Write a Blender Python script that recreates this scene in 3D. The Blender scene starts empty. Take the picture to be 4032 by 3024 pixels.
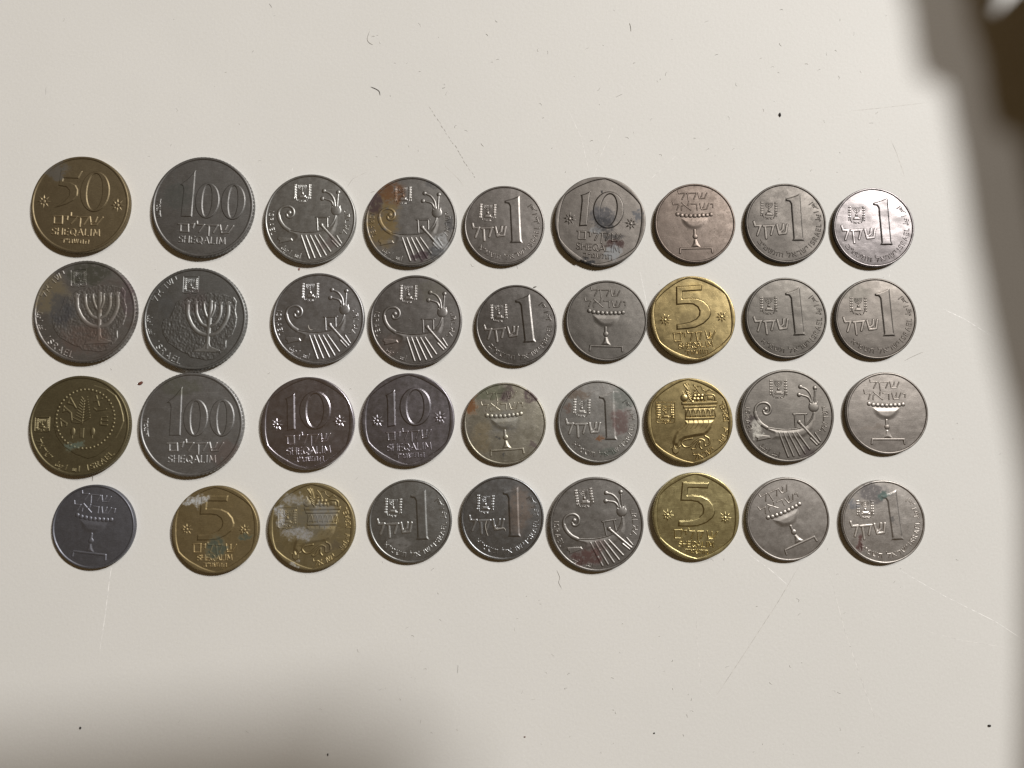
import bpy, math, random
import numpy as np
from mathutils import Vector, Matrix

MM = 0.001
scene = bpy.context.scene
COL = scene.collection

# ------------------------------------------------------------------ camera
cam_d = bpy.data.cameras.new("camera")
cam_d.sensor_fit = 'HORIZONTAL'
cam_d.sensor_width = 36.0
cam_d.lens = 27.04
cam_d.clip_start = 0.005
cam_d.clip_end = 50.0
cam = bpy.data.objects.new("camera", cam_d)
COL.objects.link(cam)
cam.location = (0.0, -15.89 * MM, 217.42 * MM)
cam.rotation_euler = (0.07295, 0.0, 0.0)
scene.camera = cam

# ------------------------------------------------------------------ light
world = bpy.data.worlds.new("World")
scene.world = world
world.use_nodes = True
bg = world.node_tree.nodes["Background"]
bg.inputs[0].default_value = (0.092, 0.060, 0.028, 1)
bg.inputs[1].default_value = 1.0


def bulb(name, loc, power, size, color):
    l = bpy.data.lights.new(name, 'AREA')
    l.shape = 'DISK'
    l.size = size
    l.energy = power
    l.color = color
    o = bpy.data.objects.new(name, l)
    COL.objects.link(o)
    o.location = loc
    o.rotation_euler = (-Vector(loc)).to_track_quat('-Z', 'Y').to_euler()
    return o


bulb("key_bulb", (1.58, 1.28, 2.2), 96.0, 0.27, (1.0, 0.985, 0.958))
bulb("second_bulb", (1.03, 1.69, 2.2), 20.0, 0.27, (1.0, 0.945, 0.88))

vs = scene.view_settings
vs.view_transform = 'Standard'
vs.look = 'None'
vs.exposure = 0.0
vs.gamma = 1.0
vs.use_curve_mapping = False
scene.cycles.max_bounces = 6
scene.cycles.sample_clamp_indirect = 4.0


# ------------------------------------------------------------------ helpers
def srgb(r, g, b):
    def f(c):
        c /= 255.0
        return c / 12.92 if c <= 0.04045 else ((c + 0.055) / 1.055) ** 2.4
    return (f(r), f(g), f(b), 1.0)


def mesh_from(name, verts, faces, smooth=True):
    """verts (n,3) in mm, faces list of index lists or (m,4) array"""
    me = bpy.data.meshes.new(name)
    v = np.asarray(verts, dtype=np.float64) * MM
    me.from_pydata([], [], []) if False else None
    if isinstance(faces, np.ndarray):
        m, k = faces.shape
        me.vertices.add(len(v))
        me.vertices.foreach_set("co", v.astype(np.float32).ravel())
        me.loops.add(m * k)
        me.loops.foreach_set("vertex_index", faces.astype(np.int32).ravel())
        me.polygons.add(m)
        me.polygons.foreach_set("loop_start", (np.arange(m) * k).astype(np.int32))
        me.polygons.foreach_set("loop_total", np.full(m, k, dtype=np.int32))
        me.update(calc_edges=True)
        me.validate()
    else:
        me.from_pydata([tuple(p) for p in v], [], [list(f) for f in faces])
        me.update()
    if smooth:
        me.polygons.foreach_set("use_smooth", np.ones(len(me.polygons), dtype=bool))
    return me


def obj(name, me, mat=None, parent=None):
    o = bpy.data.objects.new(name, me)
    COL.objects.link(o)
    if me is not None and mat is not None:
        if not me.materials:
            me.materials.append(None)
        o.material_slots[0].link = 'OBJECT'
        o.material_slots[0].material = mat
    if parent is not None:
        o.parent = parent
    return o


class NT:
    """small node tree helper"""
    def __init__(self, mat):
        mat.use_nodes = True
        self.t = mat.node_tree
        self.t.nodes.clear()

    def n(self, typ, **kw):
        nd = self.t.nodes.new(typ)
        for k, v in kw.items():
            setattr(nd, k, v)
        return nd

    def put(self, sock, val):
        if hasattr(val, 'is_linked') or hasattr(val, 'links'):
            self.t.links.new(val, sock)
        elif isinstance(val, (tuple, list)) and len(val) == 3 and sock.type == 'RGBA':
            sock.default_value = (*val, 1)
        else:
            sock.default_value = val

    def math(self, op, a, b=0.0, c=None, clamp=False):
        nd = self.n('ShaderNodeMath', operation=op, use_clamp=clamp)
        self.put(nd.inputs[0], a)
        self.put(nd.inputs[1], b)
        if c is not None:
            self.put(nd.inputs[2], c)
        return nd.outputs[0]

    def vmath(self, op, a, b=None):
        nd = self.n('ShaderNodeVectorMath', operation=op)
        self.put(nd.inputs[0], a)
        if b is not None:
            if op == 'SCALE':
                self.put(nd.inputs[3], b)
            else:
                self.put(nd.inputs[1], b)
        return nd.outputs[1] if op in ('LENGTH', 'DISTANCE', 'DOT_PRODUCT') else nd.outputs[0]

    def noise(self, vec, scale, detail=3.0, rough=0.55, dist=0.0, out=0):
        nd = self.n('ShaderNodeTexNoise')
        self.put(nd.inputs['Vector'], vec)
        nd.inputs['Scale'].default_value = scale
        nd.inputs['Detail'].default_value = detail
        nd.inputs['Roughness'].default_value = rough
        nd.inputs['Distortion'].default_value = dist
        return nd.outputs[out]

    def rng(self, v, a, b, c=0.0, d=1.0, smooth=True):
        nd = self.n('ShaderNodeMapRange')
        nd.interpolation_type = 'SMOOTHSTEP' if smooth else 'LINEAR'
        self.put(nd.inputs[0], v)
        for i, x in enumerate((a, b, c, d)):
            nd.inputs[i + 1].default_value = x
        return nd.outputs[0]

    def mix(self, f, a, b, blend='MIX'):
        nd = self.n('ShaderNodeMix', data_type='RGBA', blend_type=blend)
        self.put(nd.inputs[0], f)
        self.put(nd.inputs[6], a)
        self.put(nd.inputs[7], b)
        return nd.outputs[2]


# ------------------------------------------------------------------ table
def table_material():
    mat = bpy.data.materials.new("white_laminate")
    g = NT(mat)
    tc = g.n('ShaderNodeTexCoord').outputs['Object']
    big = g.noise(tc, 9.0, 2.0)
    mid = g.noise(tc, 60.0, 3.0)
    c = g.mix(g.rng(big, 0.3, 0.7), (0.634, 0.628, 0.606, 1), (0.660, 0.651, 0.628, 1))
    c = g.mix(g.math('MULTIPLY', g.rng(mid, 0.35, 0.75), 0.25), c, (0.612, 0.604, 0.578, 1))
    fine = g.noise(tc, 1700.0, 3.0, 0.7)
    c = g.mix(g.math('MULTIPLY', g.rng(fine, 0.3, 0.7, 0, 1, False), 0.42), c, (0.555, 0.54, 0.515, 1))
    p = g.n('ShaderNodeBsdfPrincipled')
    g.put(p.inputs['Base Color'], c)
    p.inputs['Roughness'].default_value = 0.55
    p.inputs['Specular IOR Level'].default_value = 0.25
    b = g.n('ShaderNodeBump')
    b.inputs['Strength'].default_value = 0.30
    b.inputs['Distance'].default_value = 0.00012
    g.put(b.inputs['Height'], g.noise(tc, 900.0, 3.0, 0.6))
    g.put(p.inputs['Normal'], b.outputs[0])
    o = g.n('ShaderNodeOutputMaterial')
    g.t.links.new(p.outputs[0], o.inputs[0])
    return mat


def plain_material(name, color, rough=0.7, metal=0.0):
    mat = bpy.data.materials.new(name)
    g = NT(mat)
    tc = g.n('ShaderNodeTexCoord').outputs['Object']
    nz = g.noise(tc, 700.0, 3.0)
    c = g.mix(g.rng(nz, 0.3, 0.7), tuple(x * 0.75 for x in color[:3]) + (1,), tuple(min(1, x * 1.2) for x in color[:3]) + (1,))
    p = g.n('ShaderNodeBsdfPrincipled')
    g.put(p.inputs['Base Color'], c)
    p.inputs['Roughness'].default_value = rough
    p.inputs['Metallic'].default_value = metal
    o = g.n('ShaderNodeOutputMaterial')
    g.t.links.new(p.outputs[0], o.inputs[0])
    return mat


W, H, TT = 300.0, 260.0, 25.0
tv = []
for z, ins in ((-TT, 0), (-2, 0), (-0.6, 0.5), (0, 2)):
    for sx, sy in ((-1, -1), (1, -1), (1, 1), (-1, 1)):
        tv.append((20 + sx * (W - ins), sy * (H - ins), z))
tf = [[3, 2, 1, 0], [12, 13, 14, 15]]
for k in range(3):
    for i in range(4):
        a, b = k * 4 + i, k * 4 + (i + 1) % 4
        tf.append([a, b, b + 4, a + 4])
table = obj("tabletop", mesh_from("tabletop", tv, tf, smooth=False), table_material())
table['kind'] = 'structure'
table['label'] = 'scratched off-white laminate table surface under the coins'


def ribbon(pts, width, z=0.012, taper=True):
    """thin raised ribbon along pts (mm) on the table"""
    p = np.array(pts, float)
    # subdivide
    q = [p[0]]
    for a, b in zip(p[:-1], p[1:]):
        n = max(2, int(np.linalg.norm(b - a) / 1.0))
        for k in range(1, n + 1):
            q.append(a + (b - a) * k / n)
    q = np.array(q)
    t = np.gradient(q, axis=0)
    t /= np.linalg.norm(t, axis=1)[:, None] + 1e-9
    nrm = np.stack([-t[:, 1], t[:, 0]], 1)
    n = len(q)
    w = np.full(n, width / 2)
    if taper:
        s = np.linspace(0, 1, n)
        w *= np.clip(np.minimum(s, 1 - s) * 6, 0.25, 1)
    v = []
    for i in range(n):
        for k, zz in ((-1, 0.0), (0, z), (1, 0.0)):
            v.append((q[i, 0] + nrm[i, 0] * w[i] * k, q[i, 1] + nrm[i, 1] * w[i] * k, zz + 0.002))
    f = []
    for i in range(n - 1):
        for k in range(2):
            a = i * 3 + k
            f.append((a, a + 1, a + 4, a + 3))
    return np.array(v), np.array(f)


scr_light = plain_material("scratch_light", (0.80, 0.79, 0.77), 0.5)
scr_faint = plain_material("scratch_faint", (0.685, 0.67, 0.645), 0.5)
scr_dull = plain_material("scratch_dull", (0.52, 0.50, 0.47), 0.6)
pencil = plain_material("pencil_mark", (0.30, 0.285, 0.26), 0.6)
SCR = [
    ([(-111.3, -49.5), (-112.0, -54.4), (-112.8, -64.1), (-113.9, -73.5)], 0.20, scr_light),
    ([(66.0, -47.6), (71.5, -51.5), (77.5, -56.8)], 0.16, scr_light),
    ([(80.2, -50.5), (74.0, -60.5), (64.0, -75.0), (56.0, -86.4)], 0.15, scr_dull),
    ([(51.0, -57.0), (51.2, -70.0), (52.0, -83.0), (55.5, -86.6)], 0.13, scr_faint),
    ([(88.0, -51.0), (92.0, -68.0), (97.0, -84.0), (102.0, -99.0)], 0.13, scr_faint),
    ([(108.0, -52.0), (120.0, -59.0), (134.0, -66.0), (143.0, -72.0)], 0.15, scr_light),
    ([(114.0, -68.5), (124.0, -71.0), (136.0, -73.0)], 0.11, scr_faint),
    ([(123.0, 21.5), (129.0, 18.6), (136.0, 14.0)], 0.18, scr_light),
    ([(111.5, 60.0), (112.2, 52.0), (110.0, 40.0), (107.0, 26.0)], 0.13, scr_faint),
    ([(16.0, 80.5), (20.0, 72.0), (22.5, 60.5)], 0.13, scr_faint),
    ([(30.0, 76.0), (25.5, 66.0), (23.0, 58.0)], 0.11, scr_faint),
    ([(52.0, 70.5), (44.0, 63.0), (38.5, 58.0)], 0.11, scr_faint),
    ([(-63.0, 65.2), (-63.8, 61.0)], 0.16, scr_light),
    ([(-19.6, 63.5), (-16.0, 60.0), (-13.5, 57.0)], 0.15, scr_dull),
    ([(-42.0, 61.5), (-46.0, 59.5), (-48.0, 56.5)], 0.12, scr_dull),
    ([(98.0, 79.6), (106.0, 80.4), (121.0, 82.2)], 0.14, scr_dull),
    ([(110.0, 70.8), (111.5, 67.0), (113.5, 60.2)], 0.20, scr_dull),
    ([(36.6, 32.6), (38.0, 25.5), (38.8, 20.5)], 0.13, scr_light),
]
for pts, w, m in SCR:
    v, f = ribbon(pts, w)
    obj("scratch", mesh_from("scratch", v, f), m, table)
# broken dark pencil line in short dashes, one mark
rng0 = np.random.default_rng(5)
pv, pf, off = [], [], 0
P0, P1 = np.array([-24.0, 81.0]), np.array([-10.6, 59.6])
s = 0.0
while s < 0.98:
    e = min(1.0, s + rng0.uniform(0.02, 0.05))
    a, b = P0 + (P1 - P0) * s, P0 + (P1 - P0) * e
    jit = rng0.normal(0, 0.12, 2)
    v, f = ribbon([a + jit, b + jit], rng0.uniform(0.12, 0.30))
    pv.append(v); pf.append(f + off); off += len(v)
    s = e + rng0.uniform(0.004, 0.02)
obj("pencil_line", mesh_from("pencil_line", np.concatenate(pv), np.concatenate(pf)), pencil, table)

# ------------------------------------------------------------------ relief engine
def seg_dist(px, py, pts):
    d = np.full(px.shape, 1e9)
    for (x0, y0), (x1, y1) in zip(pts[:-1], pts[1:]):
        dx, dy = x1 - x0, y1 - y0
        L = dx * dx + dy * dy
        t = 0 if L < 1e-12 else np.clip(((px - x0) * dx + (py - y0) * dy) / L, 0, 1)
        d = np.minimum(d, np.hypot(px - x0 - t * dx, py - y0 - t * dy))
    return d


def smooth01(t):
    t = np.clip(t, 0, 1)
    return t * t * (3 - 2 * t)


def curve(pts, n=8):
    """Catmull-Rom through pts"""
    p = [np.array(q, float) for q in pts]
    p = [2 * p[0] - p[1]] + p + [2 * p[-1] - p[-2]]
    out = []
    for i in range(1, len(p) - 2):
        for k in range(n):
            t = k / n
            a, b, c, d = p[i - 1], p[i], p[i + 1], p[i + 2]
            out.append(tuple(0.5 * (2 * b + (c - a) * t + (2 * a - 5 * b + 4 * c - d) * t * t + (3 * b - a - 3 * c + d) * t ** 3)))
    out.append(tuple(p[-2]))
    return out


class Stroke:
    def __init__(s, pts, w, h=1.0, rnd=False):
        s.pts, s.w, s.h, s.rnd = pts, w, h, rnd

    def box(s):
        a = np.array(s.pts)
        return a.min(0) - s.w, a.max(0) + s.w

    def ev(s, x, y, k):
        d = seg_dist(x, y, s.pts)
        if s.rnd:
            return s.h * np.sqrt(np.clip(1 - (d / (s.w / 2)) ** 2, 0, 1))
        return s.h * smooth01((s.w / 2 - d) / min(0.75 * BEV / k, s.w * 0.34))


class Poly:
    def __init__(s, pts, h=1.0, bev=None, holes=()):
        s.pts, s.h, s.bev, s.holes = pts, h, bev, holes

    def box(s):
        a = np.array(s.pts)
        return a.min(0) - 2, a.max(0) + 2

    def ev(s, x, y, k):
        ins = np.zeros(x.shape, bool)
        d = np.full(x.shape, 1e9)
        for ring in [s.pts] + list(s.holes):
            r = list(ring) + [ring[0]]
            for (x0, y0), (x1, y1) in zip(r[:-1], r[1:]):
                c = ((y0 > y) != (y1 > y))
                if y1 != y0:
                    ins ^= c & (x < (x1 - x0) * (y - y0) / (y1 - y0) + x0)
            d = np.minimum(d, seg_dist(x, y, r))
        return s.h * smooth01(np.where(ins, d, 0) / (s.bev or BEV / k))


class Ball:
    def __init__(s, x, y, rx, ry=None, h=1.0):
        s.x, s.y, s.rx, s.ry, s.h = x, y, rx, ry or rx, h

    def box(s):
        return np.array([s.x - s.rx, s.y - s.ry]), np.array([s.x + s.rx, s.y + s.ry])

    def ev(s, x, y, k):
        q = ((x - s.x) / s.rx) ** 2 + ((y - s.y) / s.ry) ** 2
        return s.h * np.sqrt(np.clip(1 - q, 0, 1))


BEV = 0.26          # bevel width in mm
RELIEF = 0.20       # relief height in mm


def ell(cx, cy, rx, ry, tilt=0.0, n=40):
    out = []
    for i in range(n):
        a = 2 * math.pi * i / n
        x, y = rx * math.cos(a), ry * math.sin(a)
        c, s_ = math.cos(tilt), math.sin(tilt)
        out.append((cx + x * c - y * s_, cy + x * s_ + y * c))
    return out


# stroke glyphs, unit height, y up, (advance, strokes)
G = {
    'sh': (1.05, [[(0, 1), (.2, .05), (.8, .08), (1, 1)], [(.55, 1), (.48, .45), (.2, .3)]]),
    'q': (1.0, [[(0, .92), (1, .94), (.72, .1)], [(.22, .92), (.28, -.4)]]),
    'l': (.85, [[(.05, 1.4), (.1, .92), (.9, .92), (.4, 0)]]),
    'y': (.45, [[(0, .95), (.35, .95), (.3, .45)]]),
    'm_': (1.0, [[(-.05, .95), (.9, .95), (.9, .05), (.12, .05), (.15, .95)]]),
    'r': (.85, [[(0, .92), (.75, .92), (.75, 0)]]),
    'a': (1.0, [[(.05, 1), (.95, 0)], [(.85, 1), (.8, .7), (.55, .5)], [(.12, 0), (.15, .4), (.38, .62)]]),
    't': (1.0, [[(.05, .92), (.85, .92), (.88, 0)], [(.28, .92), (.25, .1), (0, .05)]]),
    'm': (1.0, [[(.1, 0), (.2, .6), (.02, .95)], [(.2, .6), (.5, .95), (.85, .85), (.9, .05), (.45, .05)]]),
    'h': (1.0, [[(0, .92), (.9, .92), (.9, 0)], [(.2, .6), (.2, 0)]]),
    'b': (.95, [[(.05, .92), (.7, .92), (.75, .05)], [(0, .05), (.95, .05)]]),
    'd': (.95, [[(0, .92), (.95, .92)], [(.72, .92), (.72, 0)]]),
    'qq': (.4, [[(.05, 1), (0, .7)], [(.3, 1), (.25, .7)]]),
    'S': (.75, [[(.62, .88), (.4, 1), (.1, .92), (.08, .65), (.35, .5), (.6, .38), (.6, .1), (.3, 0), (.02, .12)]]),
    'H': (.85, [[(.05, 0), (.05, 1)], [(.7, 0), (.7, 1)], [(.05, .5), (.7, .5)]]),
    'E': (.7, [[(.55, 1), (.05, 1), (.05, 0), (.55, 0)], [(.05, .5), (.48, .5)]]),
    'Q': (1.0, [[(.45 + .42 * math.cos(i * .5236), .5 + .5 * math.sin(i * .5236)) for i in range(13)], [(.5, .25), (.85, -.12)]]),
    'A': (.9, [[(0, 0), (.4, 1), (.8, 0)], [(.15, .33), (.65, .33)]]),
    'L': (.65, [[(.05, 1), (.05, 0), (.52, 0)]]),
    'I': (.35, [[(.1, 0), (.1, 1)]]),
    'M': (1.05, [[(0, 0), (.1, 1), (.45, .2), (.8, 1), (.9, 0)]]),
    'R': (.8, [[(.05, 0), (.05, 1), (.45, 1), (.6, .78), (.45, .52), (.05, .5)], [(.35, .5), (.65, 0)]]),
    # joined letters of the curved line beside the numeral, drawn as one word
    'ar1': (.6, [[(.05, 0), (.12, 1)]]),
    'ar2': (1.3, [[(1.25, 0), (1.2, .55)], [(1.25, .1), (.95, .1), (.92, .5)], [(.95, .1), (.65, .1), (.6, .55)], [(.62, .1), (.3, .05), (0, -.2)]]),
    'ar3': (.5, [[(.2, 0), (.28, .95)]]),
    'ar4': (1.5, [[(1.45, .55), (1.2, .6), (1.25, .15), (.8, .15), (.75, .5)], [(.8, .15), (.35, .12), (.4, 1)], [(.35, .12), (.05, 0), (0, .3)], [(.8, -.2), (.85, -.18)], [(1.05, -.2), (1.1, -.18)]]),
}
LATIN = list("SHEQALIM")
ISR = list("ISRAEL")
HISR = ['l', 'a', 'r', 'sh', 'y']
ARAB = ['ar4', 'ar3', 'ar2', 'ar1']


def place_glyph(gl, cx, cy, hgt, ang, w, out, h=1.0):
    """gl centred on (cx,cy) (crop coordinates, y down), up direction rotated by ang (radians, math sense)"""
    adv, st = G[gl]
    c, s_ = math.cos(ang), math.sin(ang)
    for line in st:
        q = []
        for x, y in line:
            x, y = (x - adv / 2 + .05) * hgt, (y - .5) * hgt
            q.append((cx + x * c - y * s_, cy - (x * s_ + y * c)))
        out.append(Stroke(q, w, h))


def line_text(gls, p0, p1, hgt, w, h=1.0):
    out = []
    adv = [G[g_][0] + .18 for g_ in gls]
    tot = sum(adv)
    ang = -math.atan2(p1[1] - p0[1], p1[0] - p0[0])
    acc = 0
    for g_, a in zip(gls, adv):
        t = (acc + a / 2) / tot
        acc += a
        place_glyph(g_, p0[0] + (p1[0] - p0[0]) * t, p0[1] + (p1[1] - p0[1]) * t, hgt, ang, w, out, h)
    return out


def arc_text(gls, c, r, a0, a1, hgt, w, inward=True, h=1.0):
    """letters from angle a0 to a1 (degrees, math sense); tops inward (lower arc) or outward (upper arc)"""
    out = []
    adv = [G[g_][0] + .2 for g_ in gls]
    tot = sum(adv)
    acc = 0
    for g_, a in zip(gls, adv):
        t = math.radians(a0 + (a1 - a0) * (acc + a / 2) / tot)
        acc += a
        x, y = c[0] + r * math.cos(t), c[1] - r * math.sin(t)
        place_glyph(g_, x, y, hgt, t + math.pi / 2 if inward else t - math.pi / 2, w, out, h)
    return out


def star(cx, cy, r):
    out = [Ball(cx, cy, r * .26, h=.9)]
    for k in range(8):
        a = k * math.pi / 4 + .03
        c, s_ = math.cos(a), math.sin(a)
        def P(u, v):
            return (cx + r * (u * c - v * s_), cy + r * (u * s_ + v * c))
        out.append(Poly([P(.20, 0), P(.48, .17), P(1.08, 0), P(.48, -.17)], h=.95, bev=r * .15))
    return out


def menorah_lines(cx, top, wid, hgt, w):
    """seven branched candelabrum, small"""
    out = [Stroke([(cx, top), (cx, top + hgt * .72)], w)]
    for k in (1, 2, 3):
        rx = wid / 2 * k / 3
        ry = hgt * .62 * k / 3
        pts = [(cx - rx, top)] + [(cx - rx * math.cos(a), top + hgt * .04 + ry * math.sin(a) * .95) for a in np.linspace(0, math.pi, 15)] + [(cx + rx, top)]
        out.append(Stroke(pts, w))
    return out


def emblem(x0, y0, x1, y1, frame=False):
    """state emblem: returns (frame/branches prims, candelabrum prims)"""
    X = lambda u: x0 + (x1 - x0) * u
    Y = lambda v: y0 + (y1 - y0) * v
    wd = (x1 - x0)
    a, b = [], []
    if frame:
        a.append(Stroke([(X(0), Y(0)), (X(1), Y(0)), (X(1), Y(.9)), (X(.9), Y(.95)), (X(.55), Y(.96)), (X(.5), Y(1)), (X(.45), Y(.96)), (X(.1), Y(.95)), (X(0), Y(.9)), (X(0), Y(0))], wd * .05))
        X = lambda u: x0 + (x1 - x0) * (.06 + .88 * u)
        Y = lambda v: y0 + (y1 - y0) * (.07 + .83 * v)
    for sgn in (0, 1):
        f = (lambda u: u) if sgn == 0 else (lambda u: 1 - u)
        a.append(Stroke(curve([(X(f(.10)), Y(.06)), (X(f(.09)), Y(.35)), (X(f(.11)), Y(.68)), (X(f(.22)), Y(.93))]), wd * .055))
        for v in np.linspace(.10, .78, 6):
            for d in (-.052, .052):
                a.append(Ball(X(f(.09)) + d * wd, Y(v), wd * .046, wd * .078, h=.7))
    a += line_text(HISR, (X(.28), Y(.95)), (X(.80), Y(.94)), wd * .10, wd * .035)
    b += menorah_lines(X(.5), Y(.10), wd * .44, (y1 - y0) * .46, wd * .040)
    b.append(Poly([(X(.44), Y(.45)), (X(.56), Y(.45)), (X(.6), Y(.60)), (X(.40), Y(.60))]))
    b.append(Poly([(X(.32), Y(.62)), (X(.70), Y(.62)), (X(.70), Y(.70)), (X(.78), Y(.70)), (X(.78), Y(.80)), (X(.26), Y(.80)), (X(.26), Y(.70)), (X(.32), Y(.70))], h=.85))
    return a, b


class Design:
    """collects relief parts in crop coordinates (y down), centre c, radius r -> coin in mm"""
    def __init__(s, c, r, R, Tk, reeds, hexa=None, step=0.075, amp=0.05, relief=None):
        s.c, s.r, s.R, s.T = c, r, R, Tk
        s.k = R / r                     # mm per crop unit
        s.zf = Tk - 0.20
        s.parts = []                    # (name, parent name index, mesh)
        s.reeds, s.hexa, s.step, s.amp = reeds, hexa, step, amp
        s.relief = relief or RELIEF

    def add(s, name, prims, rough=0.0, sub_of=None):
        lo = np.min([p.box()[0] for p in prims], axis=0)
        hi = np.max([p.box()[1] for p in prims], axis=0)
        st = s.step / s.k
        nx, ny = int((hi[0] - lo[0]) / st) + 3, int((hi[1] - lo[1]) / st) + 3
        gx = lo[0] - st + np.arange(nx) * st
        gy = lo[1] - st + np.arange(ny) * st
        x, y = np.meshgrid(gx, gy, indexing='ij')
        h = np.zeros_like(x)
        for p in prims:
            a, b = p.box()
            i0, i1 = np.searchsorted(gx, (a[0] - st, b[0] + st))
            j0, j1 = np.searchsorted(gy, (a[1] - st, b[1] + st))
            if i1 <= i0 or j1 <= j0:
                continue
            sl = (slice(i0, i1), slice(j0, j1))
            h[sl] = np.maximum(h[sl], p.ev(x[sl], y[sl], s.k))
        if rough:
            rg = np.random.default_rng(3)
            n = rg.normal(0, 1, h.shape)
            for _ in range(14):
                n = (n + np.roll(n, 1, 0) + np.roll(n, -1, 0) + np.roll(n, 1, 1) + np.roll(n, -1, 1)) / 5
            h = np.where(h > 0.05, np.clip(h * (1 + rough * n / n.std()), 0.02, None), h)
        on = h > 1e-4
        cell = on[:-1, :-1] | on[1:, :-1] | on[:-1, 1:] | on[1:, 1:]
        used = np.zeros_like(on)
        used[:-1, :-1] |= cell; used[1:, :-1] |= cell; used[:-1, 1:] |= cell; used[1:, 1:] |= cell
        idx = -np.ones(on.shape, int)
        idx[used] = np.arange(used.sum())
        z = np.where(on, s.zf + h * s.relief, s.zf - 0.03)
        v = np.stack([(x[used] - s.c[0]) * s.k, -(y[used] - s.c[1]) * s.k, z[used]], 1)
        I, J = np.nonzero(cell)
        f = np.stack([idx[I, J], idx[I, J + 1], idx[I + 1, J + 1], idx[I + 1, J]], 1)
        s.parts.append((name, sub_of, mesh_from(name, v, f)))
        return len(s.parts) - 1

    def body(s, rad=None, seed=0):
        """disc and rim meshes; rad(angle array) -> radius factor"""
        N = 480
        a = np.arange(N) * 2 * math.pi / N
        f = np.ones(N) if rad is None else rad(a)
        Rr = s.R * f
        edge = Rr + (s.amp * np.sin(a * s.reeds) if s.reeds else 0)
        zf, T = s.zf, s.T
        if s.hexa is None:
            rin = Rr - s.R * 0.058
        else:
            ph = (np.degrees(a) - s.hexa) % 60 - 30
            rin = s.R * (0.893 + 0.056 * (np.abs(ph) / 30) ** 1.6)
            rin = np.minimum(rin, Rr - 0.60)
        def ring(r, z):
            return np.stack([r * np.cos(a), r * np.sin(a), np.broadcast_to(z, (N,))], 1)
        # disc: underside, reeded edge, field
        rings = [ring(Rr - 0.25, 0.0), ring(Rr, 0.18), ring(edge, 0.30), ring(edge, T - 0.32), ring(Rr - 0.02, T - 0.24), ring(rin + 0.1, zf)]
        v = np.concatenate(rings)
        q = []
        for k in range(len(rings) - 1):
            i = np.arange(N)
            j = (i + 1) % N
            q.append(np.stack([k * N + i, k * N + j, (k + 1) * N + j, (k + 1) * N + i], 1))
        faces = [list(x) for x in np.concatenate(q)]
        faces.append(list(range(N))[::-1])
        faces.append(list(range((len(rings) - 1) * N, len(rings) * N)))
        me = mesh_from("disc", v, faces)
        me.polygons[-1].use_smooth = False
        me.polygons[-2].use_smooth = False
        me.set_sharp_from_angle(angle=math.radians(35))
        # rim
        rr = [ring(rin, zf - 0.02), ring(rin + 0.10, zf + 0.10), ring(rin + 0.22, T - 0.015), ring(rin + 0.29, T),
              ring(Rr - 0.24, T), ring(Rr - 0.17, T - 0.008), ring(Rr - 0.05, T - 0.06), ring(Rr + 0.005, T - 0.22)]
        v = np.concatenate(rr)
        q = []
        for k in range(len(rr) - 1):
            i = np.arange(N)
            j = (i + 1) % N
            q.append(np.stack([k * N + i, (k + 1) * N + i, (k + 1) * N + j, k * N + j], 1))
        rim = mesh_from("rim", v, np.concatenate(q))
        return me, rim


def shq_im(pts):        # shorthand: strokes list
    return [Stroke(p, w, h) for p, w, h in pts]


def S(w, *lines, h=1.0):
    return [Stroke(list(l), w, h) for l in lines]


DES = {}


def d_one(key, year):
    d = Design((828, 812), 768, 11.5, 1.6, 110, relief=0.13)
    d.add('numeral', [Poly([(810, 330), (960, 285), (1100, 220), (1120, 520), (1145, 850), (1165, 1080), (1195, 1150), (935, 1160), (965, 1100), (945, 850), (920, 560), (912, 440), (885, 395), (812, 385)], bev=34)])
    d.add('denomination', S(56, [(215, 805), (240, 885), (345, 875), (285, 1065)], [(395, 885), (600, 868)], [(588, 875), (545, 1045)], [(430, 895), (455, 1120)], [(655, 855), (700, 1028), (825, 1008), (850, 845)], [(775, 845), (768, 940), (715, 985)]))
    e, m = emblem(338, 392, 662, 750)
    k = d.add('emblem', e)
    d.add('candelabrum', m, sub_of=k)
    yr = ['a', 'qq', 'm', 'sh', 't'] if year == 'a' else ['b', 'qq', 'm', 'sh', 't', 'h']
    d.add('hebrew_inscription', arc_text(yr, (828, 812), 622, -139 if year == 'a' else -146, -94, 80, 21) + arc_text(HISR, (828, 812), 622, -89, -46, 80, 21))
    d.add('latin_inscription', arc_text(ISR, (828, 812), 628, -44, 1, 84, 22))
    d.add('arabic_inscription', arc_text(ARAB, (828, 812), 618, 4, 45, 92, 20))
    DES[key] = d


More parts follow.
